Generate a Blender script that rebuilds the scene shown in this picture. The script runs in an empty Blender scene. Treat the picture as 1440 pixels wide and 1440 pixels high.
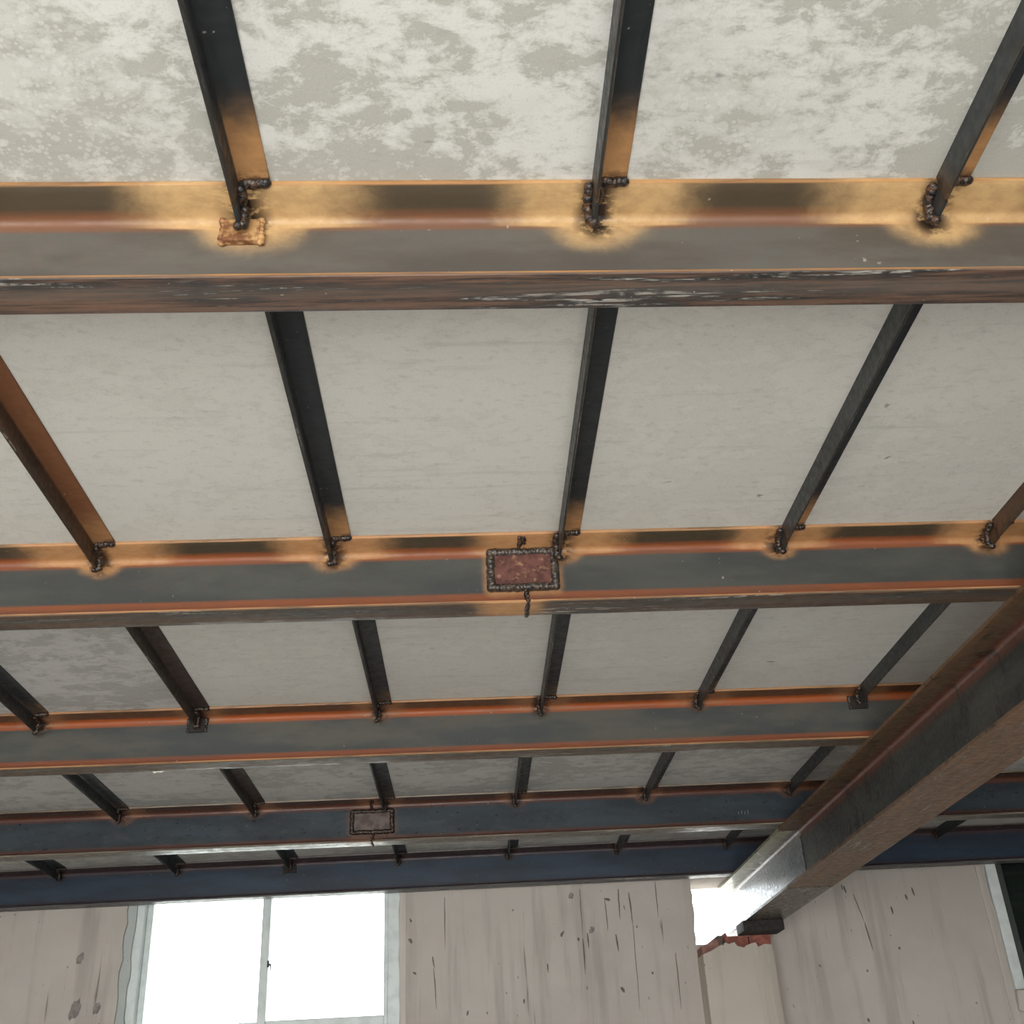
import bpy, bmesh, math, random
import numpy as np
from mathutils import Vector, Matrix
from mathutils.geometry import tessellate_polygon

random.seed(7)
rng = np.random.default_rng(7)
SC = bpy.context.scene
COL = SC.collection
CAM_Z = 1.6                      # eye height; the board ceiling is 1.0 m above the eye

# ------------------------------------------------------------------ camera
cam_d = bpy.data.cameras.new('camera')
cam_d.sensor_width = 36.0
cam_d.lens = 36.0 * 1549.0 / 1440.0
cam_d.clip_start = 0.02
cam = bpy.data.objects.new('camera', cam_d)
COL.objects.link(cam)
AX = Vector((0.998388, -0.027655, -0.049563))
DN = Vector((-0.029790, 0.487969, -0.872352))
FW = Vector((0.048310, 0.872423, 0.486359))
m = Matrix.Identity(4)
for i in range(3):
    m[i][0], m[i][1], m[i][2] = AX[i], -DN[i], -FW[i]
m[2][3] = CAM_Z
cam.matrix_world = m
SC.camera = cam

# ------------------------------------------------------------------ light
world = bpy.data.worlds.new('overcast_sky')
SC.world = world
world.use_nodes = True
bg = world.node_tree.nodes['Background']
bg.inputs['Color'].default_value = (0.90, 0.96, 1.0, 1)
bg.inputs['Strength'].default_value = 7.0

def area(name, loc, rot, sx, sy, power, col):
    l = bpy.data.lights.new(name, 'AREA')
    l.shape = 'RECTANGLE'; l.size = sx; l.size_y = sy; l.energy = power; l.color = col
    o = bpy.data.objects.new(name, l); COL.objects.link(o)
    o.location = loc; o.rotation_euler = rot
    return o
# daylight entering by the wide doorway in the wall behind the viewer
area('daylight_doorway', (-0.7, -1.66, 1.1), (math.radians(90), 0, 0), 3.4, 2.0, 80, (0.97, 0.99, 1.0))
# sun from behind the viewer: falls through the doorway onto the floor and bounces up to the boards
sun_d = bpy.data.lights.new('sun', 'SUN'); sun_d.energy = 23.0; sun_d.angle = math.radians(2.0); sun_d.color = (1.0, 0.985, 0.955)
sun = bpy.data.objects.new('sun', sun_d); COL.objects.link(sun)
sun.rotation_euler = Vector((0.10, 0.80, -0.58)).to_track_quat('-Z', 'Y').to_euler()

SC.view_settings.view_transform = 'Standard'
SC.view_settings.look = 'None'
SC.view_settings.gamma = 1.0
SC.view_settings.use_curve_mapping = False
SC.view_settings.exposure = 0.0
SC.cycles.use_denoising = True

# ------------------------------------------------------------------ node helpers
def srgb(r, g, b):
    f = lambda c: (c / 255 / 12.92) if c / 255 <= 0.04045 else ((c / 255 + 0.055) / 1.055) ** 2.4
    return (f(r), f(g), f(b), 1.0)

class NT:
    def __init__(self, name, rough=0.6, spec=0.5, metal=0.0):
        self.mat = bpy.data.materials.new(name)
        self.mat.use_nodes = True
        self.t = self.mat.node_tree
        self.b = self.t.nodes['Principled BSDF']
        self.b.inputs['Roughness'].default_value = rough
        self.b.inputs['Specular IOR Level'].default_value = spec
        self.b.inputs['Metallic'].default_value = metal
        self.tc = self.t.nodes.new('ShaderNodeTexCoord')
    def put(self, sock, v):
        if hasattr(v, 'is_linked') or isinstance(v, bpy.types.NodeSocket):
            self.t.links.new(v, sock)
        else:
            sock.default_value = v
    def coords(self, scale=(1, 1, 1), rot=(0, 0, 0), loc=(0, 0, 0)):
        n = self.t.nodes.new('ShaderNodeMapping')
        n.inputs['Scale'].default_value = scale
        n.inputs['Rotation'].default_value = rot
        n.inputs['Location'].default_value = loc
        self.t.links.new(self.tc.outputs['Object'], n.inputs['Vector'])
        return n.outputs['Vector']
    def noise(self, scale, detail=4, rough=0.55, vec=None, dist=0.0):
        n = self.t.nodes.new('ShaderNodeTexNoise')
        n.inputs['Scale'].default_value = scale
        n.inputs['Detail'].default_value = detail
        n.inputs['Roughness'].default_value = rough
        n.inputs['Distortion'].default_value = dist
        self.t.links.new(vec if vec is not None else self.tc.outputs['Object'], n.inputs['Vector'])
        return n.outputs['Fac']
    def voronoi(self, scale, vec=None, rnd=1.0):
        n = self.t.nodes.new('ShaderNodeTexVoronoi')
        n.inputs['Scale'].default_value = scale
        n.inputs['Randomness'].default_value = rnd
        self.t.links.new(vec if vec is not None else self.tc.outputs['Object'], n.inputs['Vector'])
        return n.outputs['Distance']
    def ramp(self, fac, a, b, va=0.0, vb=1.0):
        n = self.t.nodes.new('ShaderNodeMapRange')
        n.interpolation_type = 'SMOOTHSTEP'
        self.put(n.inputs['Value'], fac)
        for k, v in (('From Min', a), ('From Max', b), ('To Min', va), ('To Max', vb)):
            n.inputs[k].default_value = v
        return n.outputs['Result']
    def mix(self, fac, a, b):
        n = self.t.nodes.new('ShaderNodeMix'); n.data_type = 'RGBA'
        self.put(n.inputs[0], fac); self.put(n.inputs[6], a); self.put(n.inputs[7], b)
        return n.outputs[2]
    def math(self, op, a, b=0.0):
        n = self.t.nodes.new('ShaderNodeMath'); n.operation = op
        self.put(n.inputs[0], a); self.put(n.inputs[1], b)
        return n.outputs[0]
    def attr(self, name):
        n = self.t.nodes.new('ShaderNodeAttribute'); n.attribute_name = name
        return n.outputs['Fac']
    def out(self, col, rough=None, bump=None, strength=0.2, dist=0.002):
        self.put(self.b.inputs['Base Color'], col)
        if rough is not None: self.put(self.b.inputs['Roughness'], rough)
        if bump is not None:
            n = self.t.nodes.new('ShaderNodeBump')
            n.inputs['Strength'].default_value = strength
            n.inputs['Distance'].default_value = dist
            self.t.links.new(bump, n.inputs['Height'])
            self.t.links.new(n.outputs['Normal'], self.b.inputs['Normal'])
        return self.mat

# ------------------------------------------------------------------ materials
def board_mat(name, base, light, dark, blotch, grain, wet=0.0, seed=0.0):
    """grey cement board: fine fibre grain along the board, pale bloom patches, drip rings, scuffs"""
    N = NT(name, 0.85, 0.2)
    s = (seed, seed * 1.7, seed * 0.3)
    big = N.noise(3.2, 6, 0.62, N.coords(loc=s, scale=(0.8, 1.1, 1)), 0.6)
    mid = N.noise(24.0, 9, 0.72, N.coords(loc=s, scale=(0.8, 1.1, 1)), 0.25)
    fib = N.noise(60.0, 5, 0.7, N.coords(loc=s, scale=(0.75, 1.25, 1)))
    fine = N.noise(330.0, 3, 0.75)
    m1 = N.math('ADD', N.math('MULTIPLY', big, 0.45), N.math('MULTIPLY', mid, 0.55))
    bl = N.math('MULTIPLY', N.ramp(m1, 0.44, 0.55), blotch)
    c = N.mix(bl, base, light)
    edge = N.math('MULTIPLY', N.math('SUBTRACT', 1.0, N.ramp(N.math('ABSOLUTE', N.math('SUBTRACT', m1, 0.47)), 0.0, 0.02)), blotch * 0.30)
    c = N.mix(edge, c, dark)
    c = N.mix(N.math('MULTIPLY', N.ramp(fib, 0.52, 0.74), grain * 0.8), c, dark)
    c = N.mix(N.math('MULTIPLY', N.ramp(fine, 0.52, 0.74), grain * 0.8), c, dark)
    c = N.mix(N.math('MULTIPLY', N.ramp(fine, 0.46, 0.3), grain * 0.5), c, light)
    # long faint streaks across the board
    st = N.noise(5.0, 5, 0.6, N.coords(loc=s, scale=(0.5, 7.0, 1)))
    c = N.mix(N.math('MULTIPLY', N.ramp(st, 0.57, 0.72), 0.22), c, dark)
    # dark scuffs and pits
    sc_ = N.noise(30.0, 2, 0.5, N.coords(loc=s, scale=(0.5, 1.2, 1)), 0.5)
    c = N.mix(N.math('MULTIPLY', N.ramp(sc_, 0.735, 0.80), 0.65), c, srgb(70, 68, 62))
    if wet:
        zone = N.ramp(N.noise(3.0, 3, 0.5, N.coords(loc=(s[0] + 4, 2.2, 0))), 0.50, 0.60)
        warp = N.noise(25.0, 3, 0.6, N.coords(loc=s))
        v = N.math('ADD', N.voronoi(48.0, N.coords(loc=s), 1.0), N.math('MULTIPLY', N.math('SUBTRACT', warp, 0.5), 0.9))
        v2 = N.math('ADD', N.voronoi(120.0, N.coords(loc=s), 1.0), N.math('MULTIPLY', N.math('SUBTRACT', warp, 0.5), -1.1))
        drops = N.math('MULTIPLY', N.math('MAXIMUM', N.ramp(v, 0.30, 0.20), N.ramp(v2, 0.33, 0.22)), zone)
        c = N.mix(N.math('MULTIPLY', zone, 0.35 * wet), c, base)
        c = N.mix(N.math('MULTIPLY', drops, 0.42 * wet), c, light)
    h = N.math('ADD', N.math('MULTIPLY', fib, 0.5), N.math('MULTIPLY', fine, 0.5))
    return N.out(c, None, h, 0.18, 0.002)

M = {}
M['board_mottled'] = board_mat('mottled_cement_board', srgb(178, 176, 168), srgb(216, 215, 210), srgb(146, 144, 137), 0.9, 0.36, 1.0, 1.3)
M['board_plain'] = board_mat('plain_cement_board', srgb(206, 203, 195), srgb(216, 214, 207), srgb(150, 147, 141), 0.35, 0.40, 0.0, 5.1)
M['board_streaked'] = board_mat('streaked_cement_board', srgb(176, 174, 169), srgb(202, 200, 195), srgb(126, 125, 122), 0.8, 0.42, 0.0, 9.4)

def steel_mat(name, web_a, web_b, fillet, fil_k, flange, heat, heat_k, under_a, under_b, toe_c, rough=0.5, yscale=False, smudge=0.0):
    """hot-rolled steel with mill scale; attributes carry where rust lines, heat tint and scorch sit"""
    N = NT(name, rough, 0.5)
    sx = (0.25, 1, 1) if not yscale else (1, 0.25, 1)
    sl = (0.05, 1, 1) if not yscale else (1, 0.05, 1)
    n1 = N.noise(14.0, 6, 0.6, N.coords(scale=sx))
    n2 = N.noise(70.0, 5, 0.65, N.coords(scale=(0.6, 1, 1)))
    n3 = N.noise(90.0, 5, 0.7, N.coords(scale=sl))
    n4 = N.noise(240.0, 3, 0.6)
    c = N.mix(N.ramp(n1, 0.38, 0.62), web_a, web_b)
    c = N.mix(N.math('MULTIPLY', N.ramp(n2, 0.52, 0.75), 0.28), c, under_a)
    c = N.mix(N.math('MULTIPLY', N.attr('flg'), N.ramp(n3, 0.2, 0.55, 0.75, 1.0)), c, flange)
    fm = N.math('MULTIPLY', N.attr('fil'), N.ramp(n3, 0.25, 0.6, 0.55, 1.0))
    c = N.mix(N.math('MULTIPLY', fm, fil_k), c, fillet)
    um = N.mix(N.ramp(n3, 0.38, 0.62), under_a, under_b)
    um = N.mix(N.math('MULTIPLY', N.ramp(n3, 0.58, 0.66), N.ramp(n2, 0.4, 0.55)), um, srgb(176, 170, 160))
    c = N.mix(N.attr('und'), c, um)
    hn = N.noise(28.0, 5, 0.65, N.coords(loc=(3, 1, 2)), 0.4)
    hm = N.ramp(N.math('ADD', N.attr('tint'), N.math('MULTIPLY', N.math('SUBTRACT', hn, 0.5), N.math('MULTIPLY', N.ramp(N.attr('tint'), 0.0, 0.3), 0.7))), 0.05, 1.0)
    hc = N.mix(N.ramp(n2, 0.35, 0.7), heat, fillet)
    hc = N.mix(0.72, hc, heat)
    c = N.mix(N.math('MULTIPLY', hm, heat_k), c, hc)
    tm = N.math('MULTIPLY', N.attr('toe'), N.ramp(n3, 0.35, 0.6, 0.25, 1.0))
    c = N.mix(tm, c, toe_c)
    scm = N.math('MULTIPLY', N.attr('scorch'), N.ramp(n2, 0.40, 0.52))
    c = N.mix(scm, c, srgb(38, 26, 20))
    if smudge:
        sm = N.ramp(N.noise(16.0, 5, 0.62, N.coords(scale=(1, 1.3, 0.6), rot=(0.5, 0, 0)), 0.6), 0.54, 0.64)
        c = N.mix(N.math('MULTIPLY', N.math('MULTIPLY', sm, smudge), N.math('SUBTRACT', 1.0, N.attr('und'))), c, srgb(22, 21, 20))
    sp = N.ramp(N.noise(120.0, 1, 0.4, N.coords()), 0.78, 0.83)
    c = N.mix(N.math('MULTIPLY', sp, 0.5), c, srgb(190, 184, 172))
    r = N.ramp(n2, 0.3, 0.7, rough - 0.1, rough + 0.15)
    return N.out(c, r, N.math('ADD', n4, n2), 0.12, 0.001)

TAN = srgb(204, 168, 118)
M['beam1'] = steel_mat('brown_grey_mill_scale', srgb(97, 93, 87), srgb(84, 78, 72), srgb(128, 84, 58), 0.85, srgb(78, 66, 50), TAN, 0.95,
                       srgb(116, 88, 72), srgb(48, 48, 48), srgb(176, 126, 76))
M['beam2'] = steel_mat('blue_grey_mill_scale', srgb(77, 78, 74), srgb(64, 66, 65), srgb(146, 80, 44), 0.9, srgb(70, 60, 44), srgb(188, 142, 96), 0.95,
                       srgb(96, 74, 56), srgb(56, 52, 46), srgb(192, 142, 98))
M['beam3'] = steel_mat('orange_lined_mill_scale', srgb(88, 86, 79), srgb(68, 71, 71), srgb(168, 86, 40), 0.95, srgb(88, 60, 40), srgb(150, 110, 76), 0.6,
                       srgb(104, 82, 60), srgb(70, 62, 50), srgb(196, 146, 102))
M['beam4'] = steel_mat('dark_glare_mill_scale', srgb(58, 68, 76), srgb(48, 55, 62), srgb(106, 62, 45), 0.8, srgb(74, 54, 45), srgb(150, 108, 82), 0.6,  # bluish scale, tinted bluer for the lens glare near the left window
                       srgb(110, 98, 84), srgb(84, 78, 70), srgb(160, 148, 130), 0.36)
M['beam5'] = steel_mat('blue_glare_mill_scale', srgb(54, 68, 86), srgb(46, 56, 70), srgb(76, 54, 54), 0.65, srgb(70, 56, 56), srgb(100, 82, 76), 0.4,  # blue lens glare is mixed into this scale colour
                       srgb(94, 90, 88), srgb(72, 72, 74), srgb(120, 114, 110), 0.4)
M['girder'] = steel_mat('smudged_dark_mill_scale', srgb(70, 71, 65), srgb(48, 50, 48), srgb(108, 56, 36), 0.75, srgb(92, 72, 52), srgb(120, 110, 90), 0.5,
                        srgb(124, 92, 66), srgb(92, 72, 56), srgb(120, 84, 58), 0.45, True, 0.75)
M['girder_end'] = steel_mat('polished_mill_scale', srgb(112, 118, 122), srgb(78, 84, 90), srgb(120, 98, 74), 0.5, srgb(140, 136, 104), srgb(120, 110, 90), 0.3,
                            srgb(88, 74, 64), srgb(64, 58, 54), srgb(140, 140, 112), 0.3, True)
M['joist'] = steel_mat('dark_angle_steel', srgb(52, 56, 58), srgb(38, 41, 42), srgb(120, 84, 50), 0.5, srgb(40, 44, 46), srgb(182, 136, 90), 1.0,
                       srgb(60, 56, 50), srgb(40, 40, 40), srgb(100, 96, 88), 0.45, True)
M['joist_rusty'] = steel_mat('rusty_angle_steel', srgb(88, 62, 42), srgb(62, 46, 34), srgb(130, 76, 44), 0.8, srgb(116, 74, 46), srgb(168, 124, 82), 0.9,
                             srgb(78, 58, 42), srgb(50, 40, 32), srgb(110, 80, 56), 0.6, True)
M['joist_brown'] = steel_mat('brown_angle_steel', srgb(62, 53, 46), srgb(46, 40, 36), srgb(84, 58, 44), 0.6, srgb(60, 48, 42), srgb(120, 100, 80), 0.5,
                             srgb(60, 50, 42), srgb(42, 36, 32), srgb(90, 76, 62), 0.6, True)

N = NT('weld_slag', 0.28, 0.6)
M['weld'] = N.out(N.mix(N.ramp(N.noise(150, 3), 0.45, 0.65), srgb(34, 30, 28), srgb(88, 62, 44)), N.ramp(N.noise(200, 2), 0.3, 0.7, 0.18, 0.5), N.noise(300, 3), 0.5, 0.002)
N = NT('grey_weld_slag', 0.3, 0.6)
M['weld_grey'] = N.out(N.mix(N.ramp(N.noise(150, 3), 0.42, 0.62), srgb(46, 40, 36), srgb(88, 77, 68)), 0.32, N.noise(300, 3), 0.5, 0.002)
N = NT('bracket_tan', 0.65, 0.3)
M['bracket'] = N.out(N.mix(N.ramp(N.noise(60, 4), 0.4, 0.62), srgb(198, 156, 106), srgb(120, 78, 50)), None, N.noise(120, 4), 0.3, 0.002)
N = NT('rust_red_plate', 0.6, 0.35)
c = N.mix(N.ramp(N.noise(40, 5, 0.65), 0.38, 0.62), srgb(110, 72, 64), srgb(80, 49, 44))
c = N.mix(N.math('MULTIPLY', N.ramp(N.noise(70, 4), 0.56, 0.72), 0.6), c, srgb(168, 132, 100))
M['plate'] = N.out(c, None, N.noise(140, 4), 0.25, 0.002)
N = NT('dusty_plug', 0.7, 0.3)
M['plate_tan'] = N.out(N.mix(N.noise(200, 3), srgb(150, 112, 96), srgb(120, 86, 74)))
N = NT('brown_grey_plate', 0.55, 0.4)
M['plate_grey'] = N.out(N.mix(N.ramp(N.noise(40, 5), 0.4, 0.62), srgb(112, 98, 92), srgb(84, 70, 66)), None, N.noise(140, 4), 0.25, 0.002)
N = NT('grey_steel_block', 0.7, 0.25)
M['block'] = N.out(N.mix(N.ramp(N.noise(50, 4), 0.4, 0.6), srgb(58, 53, 50), srgb(44, 41, 39)), None, N.noise(120, 4), 0.3, 0.002)
N = NT('dull_white', 0.6, 0.3)
M['white'] = N.out(N.mix(N.noise(80, 3), srgb(226, 224, 216), srgb(206, 204, 196)))

N = NT('stroke_grey', 0.8, 0.2)
M['tick_grey'] = N.out(N.mix(N.noise(90, 3), srgb(150, 152, 150), srgb(110, 112, 112)))
N = NT('grey_splash', 0.85, 0.15)
M['splash'] = N.out(N.mix(N.ramp(N.noise(45, 4), 0.35, 0.65), srgb(126, 120, 118), srgb(158, 150, 144)))
N = NT('dark_drip', 0.8, 0.2)
M['drip'] = N.out(N.mix(N.noise(60, 4), srgb(134, 125, 116), srgb(92, 84, 78)))
def plaster(name, a, b, streak, seed=0):
    N = NT(name, 0.85, 0.2)
    L = (seed, 0, seed)
    n = N.noise(1.6, 6, 0.6, N.coords(loc=L))
    c = N.mix(N.ramp(n, 0.36, 0.64), a, b)
    v = N.noise(9.0, 5, 0.6, N.coords(scale=(1.6, 1, 0.12), loc=L))
    c = N.mix(N.math('MULTIPLY', N.ramp(v, 0.48, 0.68), 0.42), c, streak)
    w = N.noise(22.0, 2, 0.5, N.coords(scale=(2.2, 1, 0.075), loc=L), 0.25)
    msk = N.ramp(N.noise(3.5, 2, 0.5, N.coords(loc=(seed + 3, 1, 2))), 0.47, 0.58)
    c = N.mix(N.math('MULTIPLY', N.math('MULTIPLY', N.ramp(w, 0.67, 0.74), msk), 0.7), c, srgb(96, 86, 78))
    d = N.noise(26.0, 1, 0.5, N.coords(scale=(1.3, 1, 0.8), loc=L))
    c = N.mix(N.math('MULTIPLY', N.ramp(d, 0.765, 0.80), 0.8), c, srgb(70, 66, 64))
    d2 = N.noise(75.0, 1, 0.5, N.coords(scale=(1.3, 1, 0.7), loc=L))
    c = N.mix(N.math('MULTIPLY', N.ramp(d2, 0.79, 0.83), 0.7), c, srgb(76, 70, 66))
    l = N.noise(40.0, 2, 0.5, N.coords(scale=(1.5, 1, 0.4), loc=L))
    c = N.mix(N.math('MULTIPLY', N.ramp(l, 0.72, 0.78), 0.4), c, srgb(206, 200, 192))
    return N.out(c, None, N.noise(50, 5), 0.12, 0.004)
M['plaster'] = plaster('stained_plaster', srgb(204, 196, 188), srgb(190, 182, 174), srgb(146, 138, 130))
M['plaster_patch'] = plaster('newer_plaster', srgb(204, 195, 182), srgb(194, 185, 172), srgb(158, 149, 138), 5.5)
M['plaster_pale'] = plaster('pale_plaster', srgb(218, 210, 202), srgb(206, 198, 190), srgb(160, 152, 144), 2.5)
M['plaster_grey'] = plaster('grey_green_plaster', srgb(196, 202, 198), srgb(178, 184, 180), srgb(130, 134, 130), 8.5)
N = NT('red_brick', 0.9, 0.15)
M['brick'] = N.out(N.mix(N.ramp(N.noise(45, 5), 0.38, 0.62), srgb(158, 98, 86), srgb(132, 84, 74)), None, N.noise(90, 5), 0.6, 0.006)
N = NT('dusty_brick', 0.9, 0.15)
M['brick_pale'] = N.out(N.mix(N.ramp(N.noise(45, 5), 0.38, 0.62), srgb(166, 126, 114), srgb(140, 104, 94)), None, N.noise(90, 5), 0.6, 0.006)
N = NT('mortar', 0.95, 0.1)
M['mortar'] = N.out(N.mix(N.noise(70, 4), srgb(120, 110, 104), srgb(92, 84, 80)), None, N.noise(100, 4), 0.5, 0.004)
N = NT('concrete_floor', 0.8, 0.25)
M['floor'] = N.out(N.mix(N.ramp(N.noise(2.0, 6), 0.35, 0.65), srgb(150, 148, 145), srgb(132, 130, 127)), None, N.noise(60, 5), 0.15, 0.003)
N = NT('outdoor_paving', 0.9, 0.15)
M['ground'] = N.out(N.mix(N.noise(0.8, 5), srgb(170, 168, 162), srgb(150, 148, 142)))
N = NT('pale_aluminium', 0.4, 0.5)
M['alu'] = N.out(N.mix(N.ramp(N.noise(20, 4), 0.4, 0.7), srgb(232, 238, 236), srgb(216, 224, 222)))  # pale metal, whitened further to carry the window glare
N = NT('dark_aluminium', 0.3, 0.6, 0.6)
M['alu_dark'] = N.out(N.mix(N.noise(30, 3), srgb(110, 120, 118), srgb(84, 94, 92)))
N = NT('latch_metal', 0.4, 0.5)
M['latch'] = N.out(N.mix(N.noise(90, 2), srgb(64, 70, 70), srgb(40, 46, 46)))
N = NT('dark_green_backing', 0.55, 0.4)
M['dark_backing'] = N.out(N.mix(N.noise(12, 3), srgb(34, 42, 38), srgb(24, 30, 28)))  # for the added slats behind the right window

def glass_mat():
    mt = bpy.data.materials.new('window_glass'); mt.use_nodes = True
    t = mt.node_tree; t.nodes.clear()
    o = t.nodes.new('ShaderNodeOutputMaterial'); mx = t.nodes.new('ShaderNodeMixShader')
    tr = t.nodes.new('ShaderNodeBsdfTransparent'); gl = t.nodes.new('ShaderNodeBsdfGlossy')
    fr = t.nodes.new('ShaderNodeFresnel'); fr.inputs['IOR'].default_value = 1.45
    tr.inputs['Color'].default_value = (0.93, 0.96, 0.95, 1); gl.inputs['Roughness'].default_value = 0.02
    t.links.new(fr.outputs[0], mx.inputs[0]); t.links.new(tr.outputs[0], mx.inputs[1])
    t.links.new(gl.outputs[0], mx.inputs[2]); t.links.new(mx.outputs[0], o.inputs['Surface'])
    return mt
M['glass'] = glass_mat()

# ------------------------------------------------------------------ mesh helpers
def link(name, me, mat, parent=None):
    o = bpy.data.objects.new(name, me)
    COL.objects.link(o)
    if mat is not None:
        me.materials.clear(); me.materials.append(mat)
    if parent is not None:
        o.parent = parent
    return o

def empty(name, loc=(0, 0, 0)):
    o = bpy.data.objects.new(name, None); COL.objects.link(o); o.location = loc
    o.empty_display_size = 0.05
    return o

def tag(o, label=None, cat=None, group=None, kind=None):
    if label: o['label'] = label
    if cat: o['category'] = cat
    if group: o['group'] = group
    if kind: o['kind'] = kind
    return o

def bm_box(bm, x0, x1, y0, y1, z0, z1, bevel=0.0):
    vs = [bm.verts.new(p) for p in ((x0, y0, z0), (x1, y0, z0), (x1, y1, z0), (x0, y1, z0), (x0, y0, z1), (x1, y0, z1), (x1, y1, z1), (x0, y1, z1))]
    fs = [bm.faces.new([vs[i] for i in f]) for f in ((3, 2, 1, 0), (4, 5, 6, 7), (0, 1, 5, 4), (1, 2, 6, 5), (2, 3, 7, 6), (3, 0, 4, 7))]
    if bevel > 0:
        es = {e for f in fs for e in f.edges}
        bmesh.ops.bevel(bm, geom=list(es), offset=bevel, segments=2, affect='EDGES', profile=0.5)

def bm_to(name, bm, mat, parent=None, smooth=False):
    me = bpy.data.meshes.new(name)
    bmesh.ops.recalc_face_normals(bm, faces=bm.faces)
    bm.to_mesh(me); bm.free()
    if smooth:
        me.polygons.foreach_set('use_smooth', [True] * len(me.polygons))
    return link(name, me, mat, parent)

def box(name, x0, x1, y0, y1, z0, z1, mat, parent=None, bevel=0.0):
    bm = bmesh.new(); bm_box(bm, x0, x1, y0, y1, z0, z1, bevel)
    return bm_to(name, bm, mat, parent)

def prism(name, loops, y0, y1, mat, parent=None):
    """outline(s) in x,z (first one the outer loop, the rest holes) extruded from y0 to y1"""
    bm = bmesh.new()
    flat = [p for l in loops for p in l]
    tris = tessellate_polygon([[Vector((p[0], p[1], 0)) for p in l] for l in loops])
    F = [bm.verts.new((p[0], y0, p[1])) for p in flat]
    B = [bm.verts.new((p[0], y1, p[1])) for p in flat]
    for t in tris:
        try:
            bm.faces.new([F[i] for i in t]); bm.faces.new([B[i] for i in reversed(t)])
        except ValueError:
            pass
    k = 0
    for l in loops:
        n = len(l)
        for i in range(n):
            a, b = k + i, k + (i + 1) % n
            bm.faces.new((F[a], F[b], B[b], B[a]))
        k += n
    return bm_to(name, bm, mat, parent)

ATTRS = ('tint', 'fil', 'flg', 'und', 'toe', 'scorch')
def sweep(name, prof, stations, place, attrs, mat, parent=None, sharp=40):
    """closed profile swept through stations; place(s, p) gives the point, attrs(s, p) the six masks"""
    n, k = len(prof), len(stations)
    co = np.zeros((n * k, 3)); at = np.zeros((len(ATTRS), n * k), dtype=np.float32)
    for j, s in enumerate(stations):
        for i, p in enumerate(prof):
            co[j * n + i] = place(s, p)
            at[:, j * n + i] = attrs(s, p)
    faces = []
    for j in range(k - 1):
        for i in range(n):
            a = j * n + i; b = j * n + (i + 1) % n
            faces.append((a, b, b + n, a + n))
    faces.append(tuple(range(n - 1, -1, -1))); faces.append(tuple(range((k - 1) * n, k * n)))
    me = bpy.data.meshes.new(name)
    me.from_pydata(co.tolist(), [], faces)
    for i, nm in enumerate(ATTRS):
        a = me.attributes.new(nm, 'FLOAT', 'POINT'); a.data.foreach_set('value', at[i])
    bm = bmesh.new(); bm.from_mesh(me)
    bmesh.ops.recalc_face_normals(bm, faces=bm.faces)
    for f in bm.faces: f.smooth = len(f.verts) == 4
    lim = math.radians(sharp)
    for e in bm.edges:
        if len(e.link_faces) == 2 and e.calc_face_angle(0) > lim: e.smooth = False
    bm.to_mesh(me); bm.free()
    return link(name, me, mat, parent)

def sst(a, b, x):
    t = min(1.0, max(0.0, (x - a) / (b - a)))
    return t * t * (3 - 2 * t)

def bead(name, paths, r, mat, parent, step=0.006, squash=0.8, seed=1, sub=1, var=(0.7, 1.2)):
    """weld bead: a row of overlapping ripples along each path"""
    rd = random.Random(seed); bm = bmesh.new()
    for path in paths:
        pts = [Vector(p) for p in path]
        for a, b in zip(pts[:-1], pts[1:]):
            L = (b - a).length; n = max(1, int(L / step))
            for i in range(n + 1):
                p = a.lerp(b, i / n) + Vector((rd.uniform(-1, 1), rd.uniform(-1, 1), rd.uniform(-1, 1))) * r * 0.15
                q = r * rd.uniform(*var)
                mt = Matrix.Translation(p) @ Matrix.Rotation(rd.uniform(0, 3), 4, 'Z') @ Matrix.Diagonal((q, q, q * squash, 1))
                bmesh.ops.create_icosphere(bm, subdivisions=sub, radius=1.0, matrix=mt)
    return bm_to(name, bm, mat, parent, smooth=True)

Z0 = CAM_Z
CEIL = Z0 + 1.0
XL, XR, YB, YW = -3.2, 4.2, -1.8, 4.71

# ------------------------------------------------------------------ the setting: floor, walls, ground
def struct(o):
    o['kind'] = 'structure'; return o
struct(box('floor', XL - 0.24, XR + 0.24, YB - 0.24, YW + 0.24, -0.15, 0.0, M['floor']))
struct(box('ground', -40, 40, -40, 40, -0.4, -0.16, M['ground']))

WALL_TOP = CEIL + 0.2
hole_left = [(0.905, 0.602), (0.907, 0.632), (0.905, 0.66), (0.912, 0.70), (0.914, 0.735), (0.911, 0.765), (0.915, 0.79), (0.910, 0.825), (0.912, 0.857)]
hole = [(x, Z0 + z) for x, z in hole_left] + [(1.226, Z0 + 0.857), (1.225, Z0 + 0.66), (1.165, Z0 + 0.645), (1.160, Z0 + 0.60)]
rd = random.Random(3)
def ragged(x, z0, z1, n, amp):
    return [(x + rd.uniform(-amp, amp), z0 + (z1 - z0) * i / n) for i in range(n + 1)]
w1 = ragged(-1.385, Z0 + 0.335, Z0 + 0.97, 14, 0.006) + list(reversed(ragged(-0.290, Z0 + 0.335, Z0 + 0.97, 14, 0.003)))
w2 = ragged(2.158, Z0 + 0.372, Z0 + 0.97, 12, 0.005) + [(3.3, Z0 + 0.97), (3.3, Z0 + 0.372)]
wall_far = struct(prism('wall_far', [[(XL, 0), (XR, 0), (XR, WALL_TOP), (XL, WALL_TOP)], hole, w1, w2], YW, YW + 0.24, M['plaster']))
door_hole = [(-2.4, 0.08), (-2.4, 2.12), (1.0, 2.12), (1.0, 0.08)]
struct(prism('wall_back', [[(XL, 0), (XR, 0), (XR, WALL_TOP), (XL, WALL_TOP)], door_hole], YB - 0.24, YB, M['plaster']))
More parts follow.
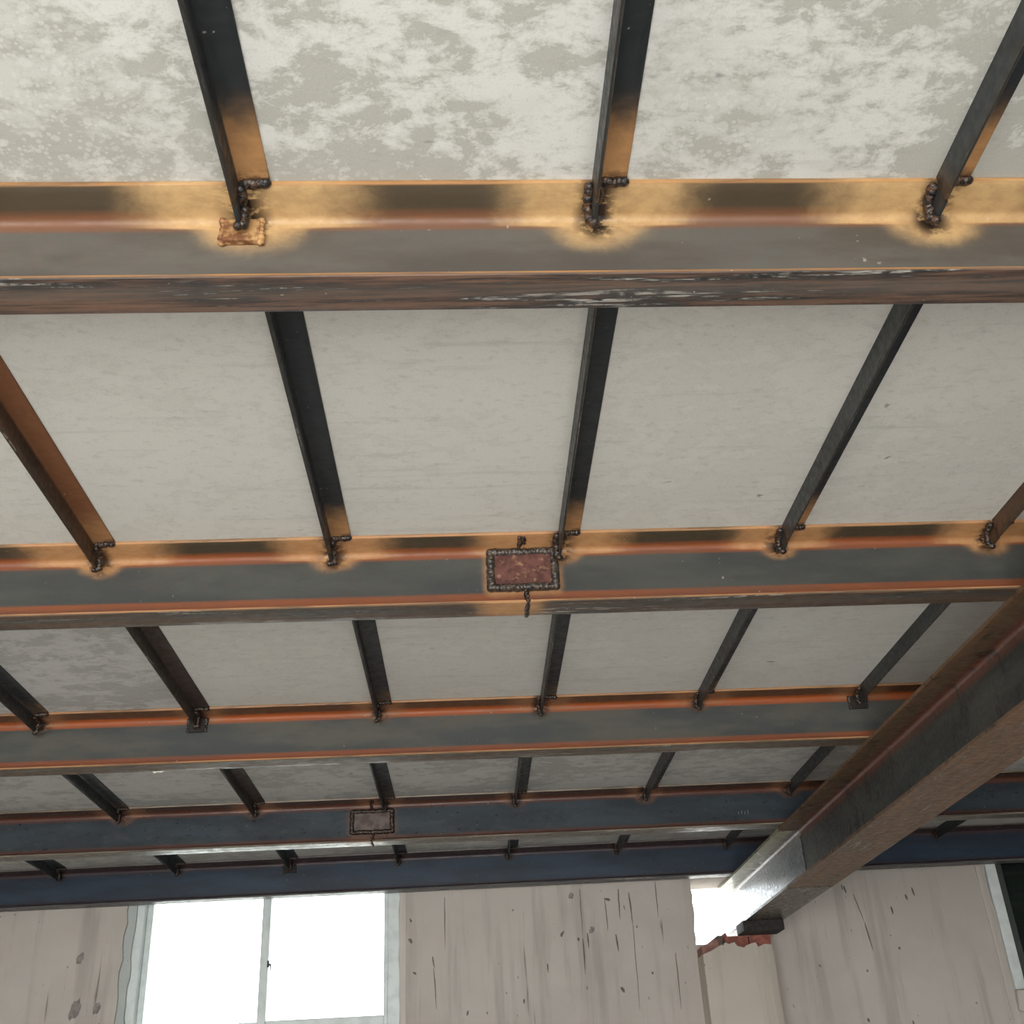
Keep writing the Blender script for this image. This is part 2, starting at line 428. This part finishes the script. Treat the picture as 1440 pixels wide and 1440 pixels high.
struct(box('wall_right', XR, XR + 0.24, YB - 0.24, YW + 0.24, 0, WALL_TOP, M['plaster']))
struct(box('wall_left', XL - 0.24, XL, YB - 0.24, YW + 0.24, 0, WALL_TOP, M['plaster']))
# plaster margins proud of the wall beside the right window and beside the left window
prism('plaster_band', [[(2.116, Z0 - 0.2), (2.140, Z0 - 0.2), (2.150, Z0 + 0.3), (2.141, Z0 + 0.6), (2.134, Z0 + 0.97), (2.116, Z0 + 0.97), (2.122, Z0 + 0.5)]], YW - 0.007, YW + 0.001, M['plaster_pale'], wall_far)
prism('plaster_band', [[(-0.284, Z0 - 0.2), (-0.262, Z0 - 0.2), (-0.264, Z0 + 0.4), (-0.261, Z0 + 0.97), (-0.286, Z0 + 0.97)]], YW - 0.004, YW + 0.001, M['plaster_pale'], wall_far)
prism('plaster_lump', [[(2.148, Z0 + 0.30), (2.165, Z0 + 0.292), (2.20, Z0 + 0.305), (2.23, Z0 + 0.298), (2.27, Z0 + 0.33), (2.25, Z0 + 0.366), (2.20, Z0 + 0.37), (2.157, Z0 + 0.372)]], YW - 0.022, YW + 0.001, M['plaster_pale'], wall_far)

# dried drips and splashes on the plaster
DR = [(1.4849, 0.8299, 1.4884, 0.8013, 0.0065), (1.5484, 0.8014, 1.5547, 0.7728, 0.0097), (1.5406, 0.8075, 1.5421, 0.7847, 0.0065), (1.8331, 0.7831, 1.8373, 0.7488, 0.0097), (1.7999, 0.7562, 1.8037, 0.7334, 0.0097), (1.73, 0.7114, 1.7321, 0.6807, 0.0097), (1.6075, 0.6531, 1.6203, 0.5461, 0.0065), (1.5832, 0.7658, 1.6075, 0.6531, 0.0048), (-0.1052, 0.8302, -0.1063, 0.6308, 0.0048), (0.6095, 0.8319, 0.6066, 0.7122, 0.0065), (0.469, 0.6665, 0.4698, 0.607, 0.0065), (0.5506, 0.8008, 0.553, 0.6681, 0.0048), (0.5837, 0.6558, 0.589, 0.5908, 0.0081), (0.6521, 0.8159, 0.6569, 0.6907, 0.0065), (0.6569, 0.6907, 0.6521, 0.3734, 0.0039), (0.7656, 0.8533, 0.7643, 0.7133, 0.0048), (-0.1578, 0.6066, -0.15, 0.5613, 0.0065), (-0.1528, 0.5614, -0.144, 0.411, 0.0048), (0.4509, 0.839, 0.4499, 0.6457, 0.0039), (0.4499, 0.6457, 0.4476, 0.5125, 0.0065), (0.3003, 0.5589, 0.3009, 0.5246, 0.0065), (0.8176, 0.575, 0.8144, 0.3657, 0.0048), (0.5875, 0.4589, 0.5967, 0.4377, 0.0161), (0.1996, 0.4332, 0.1986, 0.4152, 0.0081), (0.5591, 0.7976, 0.5669, 0.7861, 0.0226), (-0.2481, 0.6776, -0.2396, 0.6584, 0.0161), (-0.2318, 0.5519, -0.2234, 0.5411, 0.0129)]
for xa, za, xb, zb_, wd in DR:
    n = 7; a = []; c = []
    for i in range(n):
        t = i / (n - 1); hw_ = wd * 0.5 * (0.25 + 0.75 * math.sin(math.pi * min(1, 0.15 + t * 0.85))) * rd.uniform(0.7, 1.0)
        xm = xa + (xb - xa) * t + rd.uniform(-.0008, .0008); zm = Z0 + za + (zb_ - za) * t
        a.append((xm - hw_, zm)); c.append((xm + hw_, zm))
    prism('drip_mark', [a + c[::-1]], YW - 0.0009, YW + 0.001, M['drip'], wall_far)
for xc, zc, rx, rz in [(-1.5466, 0.6627, 0.015, 0.027), (-1.5425, 0.4771, 0.021, 0.040), (-1.4587, 0.4782, 0.015, 0.025), (0.4136, 0.8125, 0.012, 0.015), (0.4872, 0.6766, 0.012, 0.017)]:
    pts = []
    for i in range(14):
        t = 2 * math.pi * i / 14; q = rd.uniform(0.65, 1.1)
        pts.append((xc + rx * q * math.cos(t) + 0.25 * rz * math.sin(t), Z0 + zc + rz * q * math.sin(t)))
    prism('splash_mark', [pts], YW - 0.0012, YW + 0.001, M['splash'], wall_far)

# pilaster below the girder, its top broken off to the brick
PF = 4.585
brk = [(0.903, 0.549), (0.936, 0.560), (0.981, 0.582), (0.986, 0.577), (0.996, 0.589), (1.012, 0.583), (1.033, 0.589), (1.042, 0.574), (1.069, 0.567), (1.079, 0.575), (1.100, 0.581), (1.117, 0.584), (1.126, 0.567), (1.150, 0.577), (1.182, 0.573)]
pil = struct(prism('wall_pilaster', [[(0.901, 0.0)] + [(x, Z0 + z) for x, z in brk] + [(1.186, 0.0)]], PF, YW + 0.002, M['plaster_patch']))
def brick(name, pts, y, mat):
    return prism(name, [[(x, Z0 + z) for x, z in pts]], y, YW + 0.23, mat, pil)
brick('brick', [(0.905, 0.551), (0.938, 0.561), (0.972, 0.578), (0.974, 0.606), (0.955, 0.603), (0.935, 0.592), (0.905, 0.580)], PF + 0.014, M['brick_pale'])
brick('mortar_joint', [(0.974, 0.578), (0.986, 0.578), (0.990, 0.588), (0.990, 0.617), (0.974, 0.619)], PF + 0.020, M['mortar'])
brick('brick', [(1.000, 0.586), (1.030, 0.590), (1.044, 0.574), (1.069, 0.567), (1.092, 0.578), (1.092, 0.612), (1.010, 0.612), (1.004, 0.628), (0.998, 0.615)], PF + 0.010, M['brick'])
brick('brick', [(1.096, 0.580), (1.117, 0.584), (1.127, 0.567), (1.150, 0.577), (1.180, 0.574), (1.184, 0.612), (1.096, 0.612)], PF + 0.012, M['brick'])
# ------------------------------------------------------------------ windows in the far wall
def frame_bm(x0, x1, z0, z1, y0, y1, wl, wr, wb, wt, bev=0.003):
    bm = bmesh.new()
    bm_box(bm, x0, x0 + wl, y0, y1, z0, z1, bev); bm_box(bm, x1 - wr, x1, y0, y1, z0, z1, bev)
    bm_box(bm, x0 + wl, x1 - wr, y0 + .001, y1 - .001, z0, z0 + wb, bev); bm_box(bm, x0 + wl, x1 - wr, y0 + .001, y1 - .001, z1 - wt, z1, bev)
    return bm
win = struct(empty('window_1', (-0.84, YW + 0.05, Z0 + 0.33)))
def wpart(bm, name, mat, parent, root):
    o = bm_to(name, bm, mat)
    o.data.transform(Matrix.Translation(-Vector(root.location))); o.parent = parent
    return o
zb, zt = Z0 + 0.335, Z0 + 0.97
wpart(frame_bm(-1.395, -0.281, zb - 0.01, zt + 0.02, YW + 0.030, YW + 0.105, 0.073, 0.057, 0.045, 0.05), 'frame', M['alu'], win, win)
rp = [(-1.352 + rd.uniform(-.006, .004), zb + 0.645 * i / 18) for i in range(19)]
o = prism('plaster_reveal', [[(-1.392, zb), (-1.392, zb + 0.645)] + rp[::-1]], YW + 0.014, YW + 0.031, M['plaster_grey'])
o.data.transform(Matrix.Translation(-Vector(win.location))); o.parent = win
def sash(x0, x1, y, wl, wr):
    s = wpart(frame_bm(x0, x1, zb + 0.035, zt - 0.03, y, y + 0.028, wl, wr, 0.036, 0.03), 'sash', M['alu'], win, win)
    bm = bmesh.new(); bm_box(bm, x0 + wl - .004, x1 - wr + .004, y + 0.012, y + 0.016, zb + 0.067, zt - 0.056)
    wpart(bm, 'pane', M['glass'], s, win)
    return s
sash(-1.322, -0.818, YW + 0.070, 0.024, 0.030)
s2 = sash(-0.848, -0.338, YW + 0.038, 0.034, 0.016)
bm = bmesh.new(); bm_box(bm, -0.817, -0.809, YW + 0.028, YW + 0.038, Z0 + 0.60, Z0 + 0.625, 0.002); bm_box(bm, -0.812, -0.800, YW + 0.024, YW + 0.032, Z0 + 0.605, Z0 + 0.613, 0.002)
bm_box(bm, -0.805, -0.800, YW + 0.024, YW + 0.030, Z0 + 0.588, Z0 + 0.609, 0.001)
wpart(bm, 'latch', M['latch'], s2, win)

win2 = struct(empty('window_2', (2.73, YW + 0.05, Z0 + 0.37)))
zb2 = Z0 + 0.375
wpart(frame_bm(2.166, 3.29, zb2, zt, YW + 0.006, YW + 0.09, 0.045, 0.04, 0.03, 0.03), 'frame', M['alu'], win2, win2)
def sash2(x0, x1, y):
    s = wpart(frame_bm(x0, x1, zb2 + 0.03, zt - 0.03, y, y + 0.028, 0.032, 0.03, 0.036, 0.03), 'sash', M['alu_dark'], win2, win2)
    bm = bmesh.new(); bm_box(bm, x0 + 0.028, x1 - 0.026, y + 0.012, y + 0.016, zb2 + 0.062, zt - 0.056)
    wpart(bm, 'pane', M['glass'], s, win2)
sash2(2.212, 2.74, YW + 0.022); sash2(2.71, 3.25, YW + 0.054)
for i in range(9):  # invented slats outside, added so the right window looks dark
    bm = bmesh.new(); bm_box(bm, 2.164, 3.294, YW + 0.10, YW + 0.115, zb2 - 0.004 + i * 0.0655, zb2 + 0.0612 + i * 0.0655, 0.001)
    wpart(bm, 'backing_slat', M['dark_backing'], win2, win2)

# ------------------------------------------------------------------ beams
H, W = 0.1497, 0.062
BY = [(0.966, 0.0139), (1.8704, 0.0126), (2.801, 0.0105), (3.7537, 0.0035), (4.612, -0.012)]
def byx(b, x): return BY[b][0] + BY[b][1] * x

# x of the right edge of every joist, bay by bay (bay b ends at beam b)
JX = [[-0.650, -0.213, 0.216, 0.645, 1.085, 1.52],
      [-1.085, -0.649, -0.207, 0.233, 0.673, 1.095],
      [-1.52, -1.081, -0.668, -0.193, 0.245, 0.672, 1.117],
      [-1.58, -1.138, -0.684, -0.246, 0.205, 0.657, 1.162, 1.62],
      [-1.624, -1.150, -0.694, -0.252, 0.201, 0.652, 1.105, 1.55, 1.993]]
VIS = [(-0.25, 0.70), (-0.70, 1.12), (-1.12, 1.13), (-1.20, 1.70), (-1.70, 2.05)]
JX = [[x for x in row if VIS[b][0] <= x <= VIS[b][1]] for b, row in enumerate(JX)]
JW, JT = 0.042, 0.0045
SPL = {1: (0.121, 0.118, 0.070, -0.0575), 3: (-0.326, 0.130, 0.064, -0.0715)}     # splice plates: x, width, height, z centre

def channel_profile():
    tt, tr, tw, rf, rt = 0.0065, 0.0115, 0.0068, 0.010, 0.003
    P = []
    P += [(W, 0), (W * 0.5, 0), (0.0008, 0.0), (0, -0.0008)]
    P += [(0, -tt + rt), (rt * 0.3, -tt + rt * 0.3), (rt, -tt)]
    yf = W - tw - rf
    for t in (0.25, 0.5, 0.75, 1.0):
        P.append((rt + (yf - rt) * t, -tt - (tr - tt) * t))
    for k in range(1, 6):
        a = math.radians(90 * k / 5)
        P.append((yf + rf * math.sin(a), -tr - rf * (1 - math.cos(a))))
    n = 24
    for k in range(1, n):
        P.append((W - tw, -(tr + rf) - (H - 2 * (tr + rf)) * k / n))
    low = [(y, -H - z) for y, z in P[3:16]]
    P += list(reversed(low))
    P += [(0.0008, -H), (W * 0.18, -H), (W * 0.36, -H), (W * 0.54, -H), (W * 0.72, -H), (W * 0.97, -H), (W, -H + 0.001), (W, -H * 0.5)]
    return P
CP = channel_profile()

BAND = [0, 0.046, 0.036, 0.031, 0.027]
def make_beam(b, name, mat, heat_len, heat_web, label, stains, x0=XL + 0.002, x1=XR - 0.002):
    root = empty(name, (0, byx(b, 0), CEIL))
    tag(root, label, 'steel beam', 'channel beams carrying the ceiling')
    rdb = random.Random(20 + b)
    js = [(x - JW + 0.006 + rdb.uniform(-.006, .006), heat_len * rdb.uniform(0.8, 1.2), rdb.uniform(0.7, 1.15)) for x in JX[b]]
    if b in SPL: js.append((SPL[b][0], heat_len * 0.75, 0.0))
    sl = BY[b][1]
    xs = [x0] + list(np.arange(-2.3, 2.5, 0.014)) + [x1]
    yweb = W - 0.0068
    def place(x, p): return (x, sl * x + p[0], p[1])
    def attrs(x, p):
        y, z = p
        topf = z > -0.016 and y < yweb - 0.002
        web = (not topf) and z > -H + 0.012 and y > yweb - 0.012
        h = s = 0.0
        for xj, hl, hw in js:
            dx = x - xj
            if abs(dx) > 0.32: continue
            if z > -0.024 and y < yweb + 0.001:
                h = max(h, 1 - sst(hl * 0.25, hl, abs(dx)))
            if web and hw > 0:
                r = math.hypot(dx / (0.075 * heat_web * hw), (z + 0.020) / (0.052 * heat_web * hw))
                h = max(h, 0.88 * (1 - sst(0.35, 1.3, r)))
            if hw > 0 and y < yweb + 0.001 and z > -0.05:
                r = math.hypot((dx + 0.003) / 0.024, (z + 0.018) / 0.030)
                s = max(s, 1 - sst(0.4, 1.3, r))
        if b in SPL:
            sx_, sw, sh, szc = SPL[b]
            dx, dz = abs(x - sx_) - sw / 2, abs(z - szc) - sh / 2
            if web or z < -0.07:
                d = math.hypot(max(dx, 0), max(dz, 0))
                h = max(h, 0.75 * (1 - sst(0.008, 0.03, d)))
            if z < -0.12: h = max(h, 0.9 * (1 - sst(0.02, 0.10, abs(x - sx_ + 0.03))))
        fil = 0.0
        if y > yweb - 0.018 and y < yweb + 0.001:
            fil = max(fil, 1 - sst(0.007, 0.011, abs(z + 0.018)), (1 - sst(BAND[b] - 0.003, BAND[b] + 0.002, z + H)) * (0.8 if b == 2 else 1.0) if b > 0 else 0.0)
        if z < -H + 0.02 and z > -H + 0.004 and y < yweb - 0.008: fil = 0.85
        flg = 1.0 if topf else 0.0
        und = (0.5 if 0.015 < y < 0.04 else 1.0) if (z < -H + 0.0015) else 0.0
        toe = 1.0 if (y < 0.0035 and z < -0.1 and z > -H + 0.001) else (0.8 if (y < 0.0035 and z > -0.006) else 0.0)
        if y > W - 0.001: flg = und = toe = 0.0
        return (h, fil, flg, und, toe, s)
    sweep('channel_section', CP, xs, place, attrs, mat, root)
    return root

ORD = ['first', 'second', 'third', 'fourth', 'fifth']
blab = ['brown-grey steel channel beam nearest the viewer, with pale tan heat marks',
        'blue-grey steel channel beam, second from the viewer, with rust-red splice plate',
        'steel channel beam with bright orange rust lines, third from the viewer',
        'dark steel channel beam, fourth from the viewer, with small grey splice plate',
        'dark steel channel beam, tinted with blue lens glare, running along the wall above the windows']
beams = []
for b, (mt, hl, hw) in enumerate((('beam1', 0.19, 0.95), ('beam2', 0.185, 0.65), ('beam3', 0.11, 0.45), ('beam4', 0.11, 0.6), ('beam5', 0.09, 0.5))):
    beams.append(make_beam(b, 'channel_beam', M[mt], hl, hw, blab[b], None))

# splice plates, their welds and the butt seams
yweb = W - 0.0068
for b, (sx, sw, sh, szc) in SPL.items():
    root = beams[b]; yy = BY[b][1] * sx + yweb
    bm = bmesh.new(); bm_box(bm, sx - sw / 2, sx + sw / 2, yy - 0.009, yy + 0.0005, szc - sh / 2, szc + sh / 2, 0.002)
    pl = bm_to('splice_plate', bm, M['plate'] if b == 1 else M['plate_grey'], root)
    pl['label'] = 'rust-red rectangular splice plate with a plug hole' if b == 1 else 'small grey-brown splice plate'
    yb = yy - 0.006; x0, x1, z0, z1 = sx - sw / 2 - .003, sx + sw / 2 + .003, szc - sh / 2 - .003, szc + sh / 2 + .003
    bead('weld_bead', [[(x0, yb, z0), (x1, yb, z0), (x1, yb, z1), (x0, yb, z1), (x0, yb, z0)]], 0.0085, M['weld_grey'] if b == 1 else M['weld'], root, 0.0020, 0.9, 31 + b, 2, (0.85, 1.08))
    o = bead('weld_seam', [[(sx - 0.002, yy - 0.002, z1), (sx - 0.003, yy - 0.004, -0.018)], [(sx - 0.005, yy - 0.012, -0.0125), (sx - 0.004, 0.010 + BY[b][1] * sx, -0.0085)],
                       [(sx + 0.003, 0.010 + BY[b][1] * sx, -0.0085), (sx + 0.003, 0.03 + BY[b][1] * sx, -0.010)],
                       [(sx + 0.004, yy - 0.003, z0), (sx + 0.004, yy - 0.006, -H + 0.016)], [(sx + 0.004, BY[b][1] * sx - 0.001, -H + 0.012), (sx + 0.004, BY[b][1] * sx - 0.001, -H + 0.003), (sx + 0.002, BY[b][1] * sx + 0.03, -H), (sx + 0.003, BY[b][1] * sx + W, -H)]],
             0.0055, M['weld'], root, 0.005, 0.8, 51 + b)
    if b == 1:
        bm = bmesh.new()
        bmesh.ops.create_cone(bm, cap_ends=True, segments=20, radius1=0.0062, radius2=0.0045, depth=0.003, matrix=Matrix.Translation((sx - 0.046, yy - 0.0095, szc - 0.014)) @ Matrix.Rotation(math.radians(90), 4, 'X'))
        bm_to('plug', bm, M['plate_tan'], pl, True)
# small grey strokes and a thin white scrap
def onbeam(b, name, bm, mat): return bm_to(name, bm, mat, beams[b])
bm = bmesh.new()
for i in range(4): bm_box(bm, 0.935 + i * 0.011, 0.937 + i * 0.011, yweb + BY[3][1] * .94 - 0.0012, yweb + BY[3][1] * .94, -0.098, -0.088 + 0.003 * (i % 2))
onbeam(3, 'grey_stroke', bm, M['tick_grey'])
x = -0.80
o = prism('white_scrap', [[(x - 0.017, -H + 0.002), (x + 0.020, -H + 0.002), (x + 0.008, -H - 0.004), (x - 0.002, -H - 0.002), (x - 0.010, -H - 0.005)]], W + BY[2][1] * x - 0.003, W + BY[2][1] * x - 0.001, M['white'], beams[2])
del x

# ------------------------------------------------------------------ joists (angle iron)
def angle_profile():
    t, w, r = JT, JW, 0.006
    P = [(0, 0), (0, -w * .33), (0, -w * .66), (0, -w), (t * 0.6, -w), (t, -w + t * 0.5)]
    P += [(t, -w * .75), (t, -w * 0.5), (t, -t - r)]
    for k in range(1, 5):
        a = math.radians(90 * k / 4)
        P.append((t + r - r * math.cos(a), -t - r + r * math.sin(a)))
    P += [(w * .5, -t), (w * .75, -t), (w - t * 0.5, -t), (w, -t * 0.6), (w, 0)]
    return P
AP = angle_profile()
ordw = ['leftmost', 'second from left', 'third from left', 'fourth from left', 'fifth from left', 'sixth from left', 'seventh from left', 'eighth from left', 'ninth from left']

def make_joist(b, i, xr, mat, heat, label, bracket=False, left_weld=True):
    x0 = xr - JW
    ys = byx(b - 1, x0) + W + 0.0015 if b > 0 else 0.10
    ye = byx(b, x0) - 0.001
    root = empty('angle_joist', (x0, ys, CEIL))
    tag(root, label, 'steel joist', 'angle-iron joists between the channel beams')
    L = ye - ys
    n = 40
    st = list(np.linspace(0, L, n))
    def attrs(s, p):
        d = L - s
        hz = p[0] > JT + 0.001 and p[1] > -0.02
        h = heat * (1 - sst(0.03, 0.16, d)) if hz else heat * 0.35 * (1 - sst(0.0, 0.05, d))
        return (h, 0.0, 1.0 if hz else 0.0, 1.0 if p[1] < -JW + 0.002 else 0, 0.0, 0.9 * (1 - sst(0.004, 0.016, d)))
    sweep('angle_bar', AP, st, lambda s, p: (p[0], s, p[1]), attrs, mat, root)
    # the upright leg runs on under the beam flange and is cut to a slant
    bm = bmesh.new()
    prof = [(L - 0.0005, -0.0125), (L + 0.040, -0.0140), (L + 0.028, -JW), (L - 0.0005, -JW)]
    A = [bm.verts.new((0.0, y, z)) for y, z in prof]; B = [bm.verts.new((JT, y, z)) for y, z in prof]
    bm.faces.new(A); bm.faces.new(list(reversed(B)))
    for k in range(4): bm.faces.new((A[k], A[(k + 1) % 4], B[(k + 1) % 4], B[k]))
    bm_to('leg_tongue', bm, mat, root)
    paths = [[(JT + 0.004, L + 0.000, -0.0065), (JW - 0.004, L + 0.000, -0.0065)], [(JT + 0.003, L + 0.004, -0.013), (JT + 0.002, L + 0.020, -0.016)]]
    if left_weld: paths.append([(-0.004, L + 0.004, -0.0105), (-0.004, L + 0.030, -0.017), (-0.003, L + 0.033, -0.036), (0.002, L + 0.031, -0.043)])
    else: paths.append([(JT + 0.003, L + 0.030, -0.018), (JT + 0.003, L + 0.032, -0.040), (0.001, L + 0.031, -0.044)])
    bead('weld_bead', paths, 0.0068, M['weld'], root, 0.0021, 0.85, 100 * b + i, 2 if b < 2 else 1, (0.82, 1.12))
    if bracket:
        bm = bmesh.new(); yb_ = L + W - 0.0068
        bm_box(bm, -0.020, 0.024, yb_ - 0.010, yb_, -0.052, -0.018, 0.002)
        bk = bm_to('bracket_plate', bm, M['bracket'] if b == 0 else M['block'], root)
        for xw in (-0.0215, 0.025):
            bead('bracket_weld', [[(xw, yb_ - 0.004, -0.018), (xw, yb_ - 0.004, -0.051)]], 0.0055, M['weld_grey'] if b > 0 else M['bracket'], bk, 0.006, 0.9, 700 + b)
    return root

bayname = ['in the ceiling bay nearest the viewer', 'between the first and second channel beams', 'between the second and third channel beams',
           'between the third and fourth channel beams', 'between the fourth and fifth channel beams']
for b, row in enumerate(JX):
    vis = row
    for i, xr in enumerate(vis):
        mat, look, heat = M['joist'], 'dark', (1.0, 0.95, 0.35, 0.3, 0.15)[b]
        if b == 1 and i == 0: mat, look = M['joist_rusty'], 'rusty orange'
        if b == 1 and i == 4: mat, look = M['joist_rusty'], 'rusty'
        if b == 2 and i == 1: mat, look, heat = M['joist_brown'], 'ragged brown', 0.0
        if b == 3 and i == 1: mat, look, heat = M['joist_brown'], 'ragged brown', 0.0
        br = (b, i) in ((0, 0), (2, 1), (2, 5), (4, 2))
        lw = (xr > 0.0)
        pos = ordw[i] if i < len(vis) - 1 else 'rightmost'
        if b == 3 and i == len(vis) - 1: pos = 'right of the girder'
        if b == 4 and i == len(vis) - 1: pos = 'rightmost, beyond the girder'
        if b == 4 and i == len(vis) - 2: pos = 'second from right, behind the girder'
        make_joist(b, i, xr, mat, heat, f'{look} angle-iron joist {bayname[b]}, {pos}', br, lw)

# ------------------------------------------------------------------ the big girder
GX0, GX1, GT, GB = 1.065, 1.222, Z0 + 1 - H - 0.0005, Z0 + 0.652
GM = (GX0 + GX1) / 2
def h_profile():
    hw, t, tw, r, h = (GX1 - GX0) / 2, 0.009, 0.0065, 0.010, GT - GB
    P = [(-hw, 0), (-hw, -t * .5), (-hw, -t), (-hw * .72, -t), (-hw * .45, -t), (-tw / 2 - r, -t)]
    for k in range(1, 5):
        a = math.radians(90 * k / 4); P.append((-tw / 2 - r + r * math.sin(a), -t - r + r * math.cos(a) - 0.0))
    P = P[:6] + [(-tw / 2 - r + r * math.sin(math.radians(22.5 * k)), -t - r * (1 - math.cos(math.radians(22.5 * k)))) for k in range(1, 5)]
    n = 14
    P += [(-tw / 2, -t - r - (h - 2 * t - 2 * r) * k / n) for k in range(1, n)]
    P += [(y, -h - z) for y, z in reversed(P[:10])]
    under = [(-hw * q, -h) for q in (0.6, 0.2, -0.2, -0.6)]
    R = [(-y, z) for y, z in reversed(P)]
    return P + under + R
HP = h_profile()
gird = empty('girder', (GM, YB, GT))
tag(gird, 'big rusty steel H-section girder running across under the channel beams into the wall', 'steel girder')
def gattrs(s, p):
    x, z = p; h = GT - GB; hw = (GX1 - GX0) / 2
    web = abs(x) < 0.015
    fil = 0.0
    if abs(x) < 0.020: fil = max(1 - sst(0.008, 0.022, abs(z + 0.018)), 0.6 * (1 - sst(0.004, 0.012, abs(z + h - 0.012))))
    und = 1.0 if z < -h + 0.001 else 0.0
    flg = 0.0 if web or und else 1.0
    toe = 0.6 if abs(x) > hw - 0.001 and not und else 0.0
    return (0.0, fil, flg, und, toe, 0.0)
YS = 3.82
sweep('girder_section', HP, [0] + list(np.linspace(1.4 - YB, YS - YB - 0.0015, 90)), lambda s, p: (p[0], s, p[1]), gattrs, M['girder'], gird)
sweep('girder_end_section', HP, list(np.linspace(YS - YB + 0.0015, YW + 0.22 - YB, 40)), lambda s, p: (p[0], s, p[1]), gattrs, M['girder_end'], gird)['label'] = 'shinier end length of the girder beyond the butt joint'
bead('weld_seam', [[(-0.004, YS - YB, -0.03), (-0.004, YS - YB, -(GT - GB) + 0.012)], [(-0.075, YS - YB, -0.0085), (-0.01, YS - YB, -0.0095)], [(-0.076, YS - YB, -(GT - GB)), (0.076, YS - YB, -(GT - GB))]], 0.0024, M['weld'], gird, 0.004, 1.0, 900)

blk = box('bearing_block', GX0 - 0.012, GX0 + 0.148, 4.478, 4.604, Z0 + 0.6125, GB - 0.0005, M['block'], None, 0.003)
tag(blk, 'dark steel bearing block under the girder end, on the broken brick', 'bearing block')

# ------------------------------------------------------------------ ceiling boards
ceil = struct(empty('ceiling', (0, 0, CEIL)))
def board(xa, xb, ya, yb, mat):
    """ya / yb: callables giving the y of the near and far edge at x"""
    g = 0.0015; t = 0.024
    bm = bmesh.new()
    c = [(xa + g, ya(xa) + g), (xb - g, ya(xb) + g), (xb - g, yb(xb) - g), (xa + g, yb(xa) - g)]
    lo = [bm.verts.new((x, y, 0.0002)) for x, y in c]; hi = [bm.verts.new((x, y, t)) for x, y in c]
    bm.faces.new(lo[::-1]); bm.faces.new(hi)
    for k in range(4): bm.faces.new((lo[k], lo[(k + 1) % 4], hi[(k + 1) % 4], hi[k]))
    return bm_to('cement_board', bm, mat, ceil)
mid = lambda b: (lambda x: byx(b, x) + W * 0.5)
lines = [lambda x: YB, lambda x: -0.9, lambda x: 0.05] + [mid(b) for b in range(4)] + [lambda x: YW]
rows = ['board_mottled', 'board_mottled', 'board_mottled', 'board_plain', 'board_plain', 'board_streaked', 'board_streaked']
for k, mt in enumerate(rows):
    b = k - 2
    row = JX[b] if b >= 0 else JX[0]
    near = lambda t: min(row, key=lambda x: abs(x - t)) - JW * 0.5
    cuts = [XL, near(-0.67) if b == 2 else near(-1.5) if b >= 2 else -1.55, near(0.22), near(1.95) if b == 4 else 1.96, XR]
    for q in range(4):
        mm = mt
        if k == 4 and q == 0: mm = 'board_streaked'
        board(cuts[q], cuts[q + 1], lines[k], lines[k + 1], M[mm])
